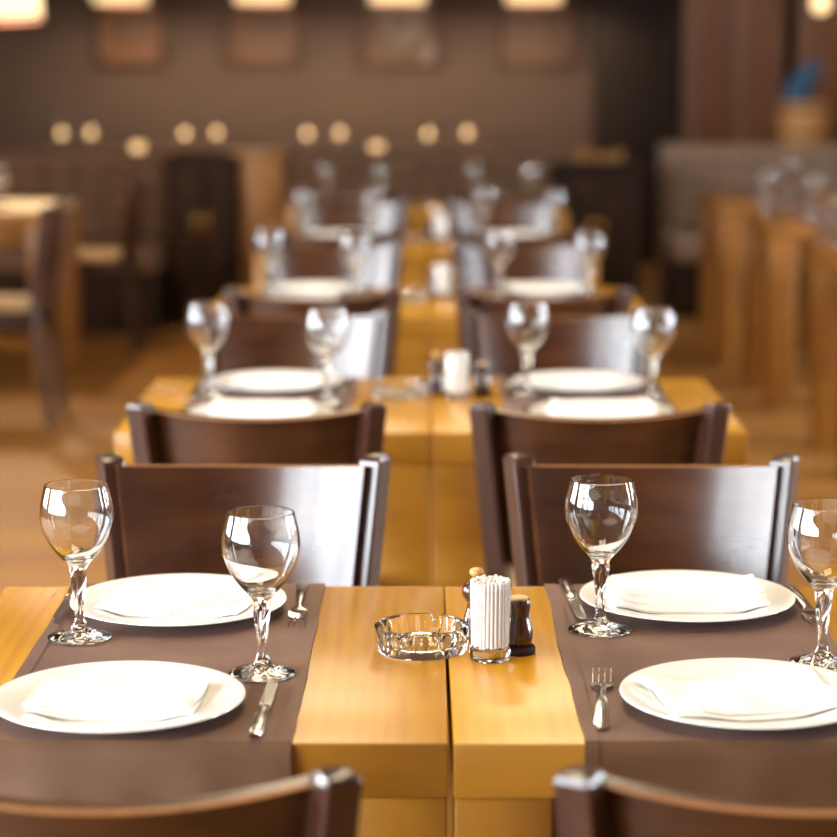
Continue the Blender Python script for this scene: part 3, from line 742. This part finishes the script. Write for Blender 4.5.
# ------------------------------------------------------------------ far tables behind the benches
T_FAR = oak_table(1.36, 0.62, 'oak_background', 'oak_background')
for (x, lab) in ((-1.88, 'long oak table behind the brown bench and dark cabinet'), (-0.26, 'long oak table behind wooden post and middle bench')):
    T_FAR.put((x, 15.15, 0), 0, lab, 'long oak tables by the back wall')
def candle_fn():
    t = thing('candle_holder', '', 'candle')
    obj('cup', mesh_from(lathe([(0, 0), (0.030, 0), (0.036, 0.006), (0.042, 0.060), (0.040, 0.0605), (0.034, 0.010), (0, 0.008)], 32), 'cup'), 'lamp_shade_glow', t)
    obj('wax_or_fill', lathe([(0, 0.009), (0.0335, 0.0105), (0.0345, 0.020), (0, 0.0205)], 24), 'paper', t)
    obj('flame_or_glint', lathe([(0, 0.024), (0.006, 0.030), (0.007, 0.036), (0.003, 0.050), (0, 0.056)], 16), 'flame_glint_glow', t)
    return t
CAN = Proto(candle_fn)
def glow_glass_fn():  # far wine glass, glowing fill added to imitate highlights in its bowl
    t = copy_tree(GLASS.o); t.name = 'glow_glass'; t['category'] = 'candle'
    obj('wax_or_fill', lathe([(0, 0.0985), (0.0105, 0.1000), (0.0215, 0.1078), (0.0300, 0.1180), (0.0310, 0.1195), (0, 0.1200)], 24), 'bowl_glow', t)
    obj('flame_or_glint', lathe([(0, 0.122), (0.006, 0.128), (0.007, 0.134), (0.003, 0.146), (0, 0.150)], 16), 'flame_glint_glow', t)
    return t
CGL = Proto(glow_glass_fn)
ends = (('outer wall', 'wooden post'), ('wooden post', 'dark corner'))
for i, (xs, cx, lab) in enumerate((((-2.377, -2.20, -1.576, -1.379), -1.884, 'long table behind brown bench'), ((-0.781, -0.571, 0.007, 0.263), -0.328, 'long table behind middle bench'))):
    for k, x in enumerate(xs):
        CGL.put((x, 15.10 + (0.06 if k % 2 else -0.04), TH), x, 'stemmed glass with added glow, %s, %s' % (('at %s end' % ends[i][0], 'inwards from %s end' % ends[i][0], 'inwards from %s end' % ends[i][1], 'at %s end' % ends[i][1])[k], lab), 'stemmed glasses with added glow by the back wall')
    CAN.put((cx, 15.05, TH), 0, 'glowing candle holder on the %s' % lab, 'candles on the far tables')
# a tan chair seen from the side behind the dark cabinet
TAN = Proto(chair_fn('bucket_wood', 'bucket_wood'))
TAN.put((1.00, 13.3, 0), R(-62), 'light tan chair behind the dark cabinet', None)

# ------------------------------------------------------------------ pictures, lamps, bucket
for i, (x, w, lab) in enumerate((((-2.02), 0.50, 'amber print in brown frame on the wall beside the far corner'), (-1.11, 0.54, 'dull brown print in brown frame behind the second lamp'), (-0.187, 0.55, 'print with a pale streak in brown frame'), (0.752, 0.54, 'brown print in frame next to the dark wall corner'))):
    t = thing('framed_picture', lab, 'picture', (x, Y1 - 0.022, 1.28))
    bm = bmesh.new(); h = 0.66; b_ = 0.035
    for c, s in (((-w / 2 + b_ / 2, 0, h / 2), (b_, 0.04, h)), ((w / 2 - b_ / 2, 0, h / 2), (b_, 0.04, h)), ((0, 0, b_ / 2), (w - 2 * b_, 0.04, b_)), ((0, 0, h - b_ / 2), (w - 2 * b_, 0.04, b_))): add_box(bm, c, s, 0.004)
    obj('frame', bm, 'frame_wood', t); obj('print', box((0, 0.008, h / 2), (w - 2 * b_, 0.012, h - 2 * b_)), 'print_%s' % 'abcd'[i], t)
def lamp_fn(r=0.175, h=0.24, trim=False):
    def f():
        t = thing('hanging_lamp', '', 'lamp')
        obj('shade', mesh_from(lathe([(r * 0.97, h), (r, 0.0), (r - 0.006, 0.0), (r * 0.97 - 0.006, h)], 56), 'shade'), 'lamp_shade_glow', t)
        obj('rim', lathe([(r - 0.008, -0.004), (r + 0.003, -0.004), (r + 0.003, 0.016 if trim else 0.006), (r + 0.0005, 0.018 if trim else 0.008), (r - 0.008, 0.0)], 56), 'lamp_trim', t)
        obj('bulb', lathe(smooth_prof([(0, 0.06), (0.030, 0.075), (0.034, 0.10), (0.018, 0.135), (0.014, 0.16), (0, 0.165)], 3), 20), 'lamp_bulb_glow', t)
        obj('spider', box((0, 0, 0.175), (2 * r * 0.965, 0.008, 0.006)), 'black_cable', t)
        obj('cord', tube([(0, 0, 0.165), (0, 0, 0.8), (0, 0, HC - t_h)], 0.004, 8), 'black_cable', t)
        return t
    return f
t_h = 1.70
LAMP = Proto(lamp_fn())
for x, lab in ((-1.97, 'cream drum lamp hanging before the amber print'), (-1.057, 'cream drum lamp hanging before the dull brown print'), (-0.19, 'cream drum lamp hanging before the pale-streaked print'), (0.685, 'cream drum lamp hanging before the print next to the dark corner')):
    LAMP.put((x, 15.0, t_h), 0, lab, 'drum lamps by the back wall')
    l = bpy.data.lights.new('bulb_light', 'POINT'); l.energy = 14; l.color = (1.0, 0.90, 0.76); l.shadow_soft_size = 0.04
    o = bpy.data.objects.new('bulb_light', l); COL.objects.link(o); o.location = (x, 15.0, t_h + 0.035)
t_h = 1.56
Proto(lamp_fn(0.20, 0.24, True)).put((-1.885, 10.2, t_h), 0, 'cream drum lamp with pink rim hanging over the oak table')
l = bpy.data.lights.new('bulb_light', 'POINT'); l.energy = 48; l.color = (1.0, 0.82, 0.60); l.shadow_soft_size = 0.04
o = bpy.data.objects.new('bulb_light', l); COL.objects.link(o); o.location = (-1.885, 10.2, t_h + 0.035)
# small bare bulb at the right
t = thing('bulb_lamp', 'small bare bulb on a cord over the wooden bucket', 'lamp', (2.02, 12.0, 1.61))
obj('bulb', lathe(smooth_prof([(0, 0), (0.034, 0.010), (0.047, 0.050), (0.040, 0.10), (0.026, 0.14), (0.022, 0.165), (0, 0.17)], 4), 28), 'lamp_shade_glow', t)
obj('socket', lathe([(0, 0.165), (0.024, 0.165), (0.024, 0.215), (0.010, 0.225), (0, 0.226)], 20), 'brass', t)
obj('cord', tube([(0, 0, 0.22), (0, 0, 0.9), (0, 0, HC - 1.61)], 0.004, 8), 'black_cable', t)
# bucket with a blue cloth on the ledge of the tan bench
t = thing('wooden_bucket', 'pale wooden bucket standing on the tan bench ledge', 'bucket', (2.10, 12.955, 0.905))
n = 18; me = None
for k in range(n):
    a = 2 * PI * k / n
    if me is None: me = mesh_from(sweep([((0, 0, 0), (0, 1, 0), (1, 0, 0), 0.0212, 0.008), ((0.012, 0, 0.235), (0, 1, 0), (1, 0, 0), 0.0232, 0.008)], 12, 6), 'stave')
    obj('stave', me, 'bucket_wood', t, (0.125 * math.cos(a), 0.125 * math.sin(a), 0), (0, 0, a))
obj('bottom', lathe([(0, 0.004), (0.118, 0.004), (0.118, 0.02), (0, 0.02)], 32), 'bucket_wood', t)
for z, rr in ((0.045, 0.1355), (0.185, 0.1425)): obj('hoop', lathe([(rr, z), (rr + 0.003, z), (rr + 0.0035, z + 0.022), (rr + 0.0005, z + 0.022)], 48), 'frame_wood', t)
def bl(u, v):
    a = u * 2 * PI; rr = (0.082 if v < 0.34 else 0.088) * math.sqrt(max(0, 1 - v ** 2.2)) + 0.003; z = 0.17 + 0.29 * v
    w = noise.noise(Vector((math.cos(a) * 1.6, math.sin(a) * 1.6, v * 3.5 + 4))) * 0.055 * math.sin(PI * min(1, v * 0.9 + 0.1)) if v > 0.34 else 0
    sl = 0.05 * math.sin(a + 0.4) * (1 - v) * (v > 0.15)
    return ((rr + w) * math.cos(a) + 0.0 + 0.17 * max(0, v - 0.34) - 0.02 * min(1, v / 0.34), (rr + w * 0.5) * math.sin(a) * 0.85, z + w * 0.7)
bm = bmesh.new(); V = [[bm.verts.new((lambda p_: (max(-0.1, min(0.1, p_[0])) if j < 3 else p_[0] - 0.0, p_[1], p_[2]))(bl(i / 28, j / 12))) for j in range(13)] for i in range(28)]
for i in range(28):
    for j in range(12): bm.faces.new((V[i][j], V[(i + 1) % 28][j], V[(i + 1) % 28][j + 1], V[i][j + 1]))
bm.faces.new([V[i][0] for i in range(28)][::-1]); bm.faces.new([V[i][12] for i in range(28)])
tag(obj('blue_cloth', bm, 'blue_cloth', None, (2.08, 12.955, 0.905)), 'crumpled blue cloth heaped in the wooden bucket', 'cloth')
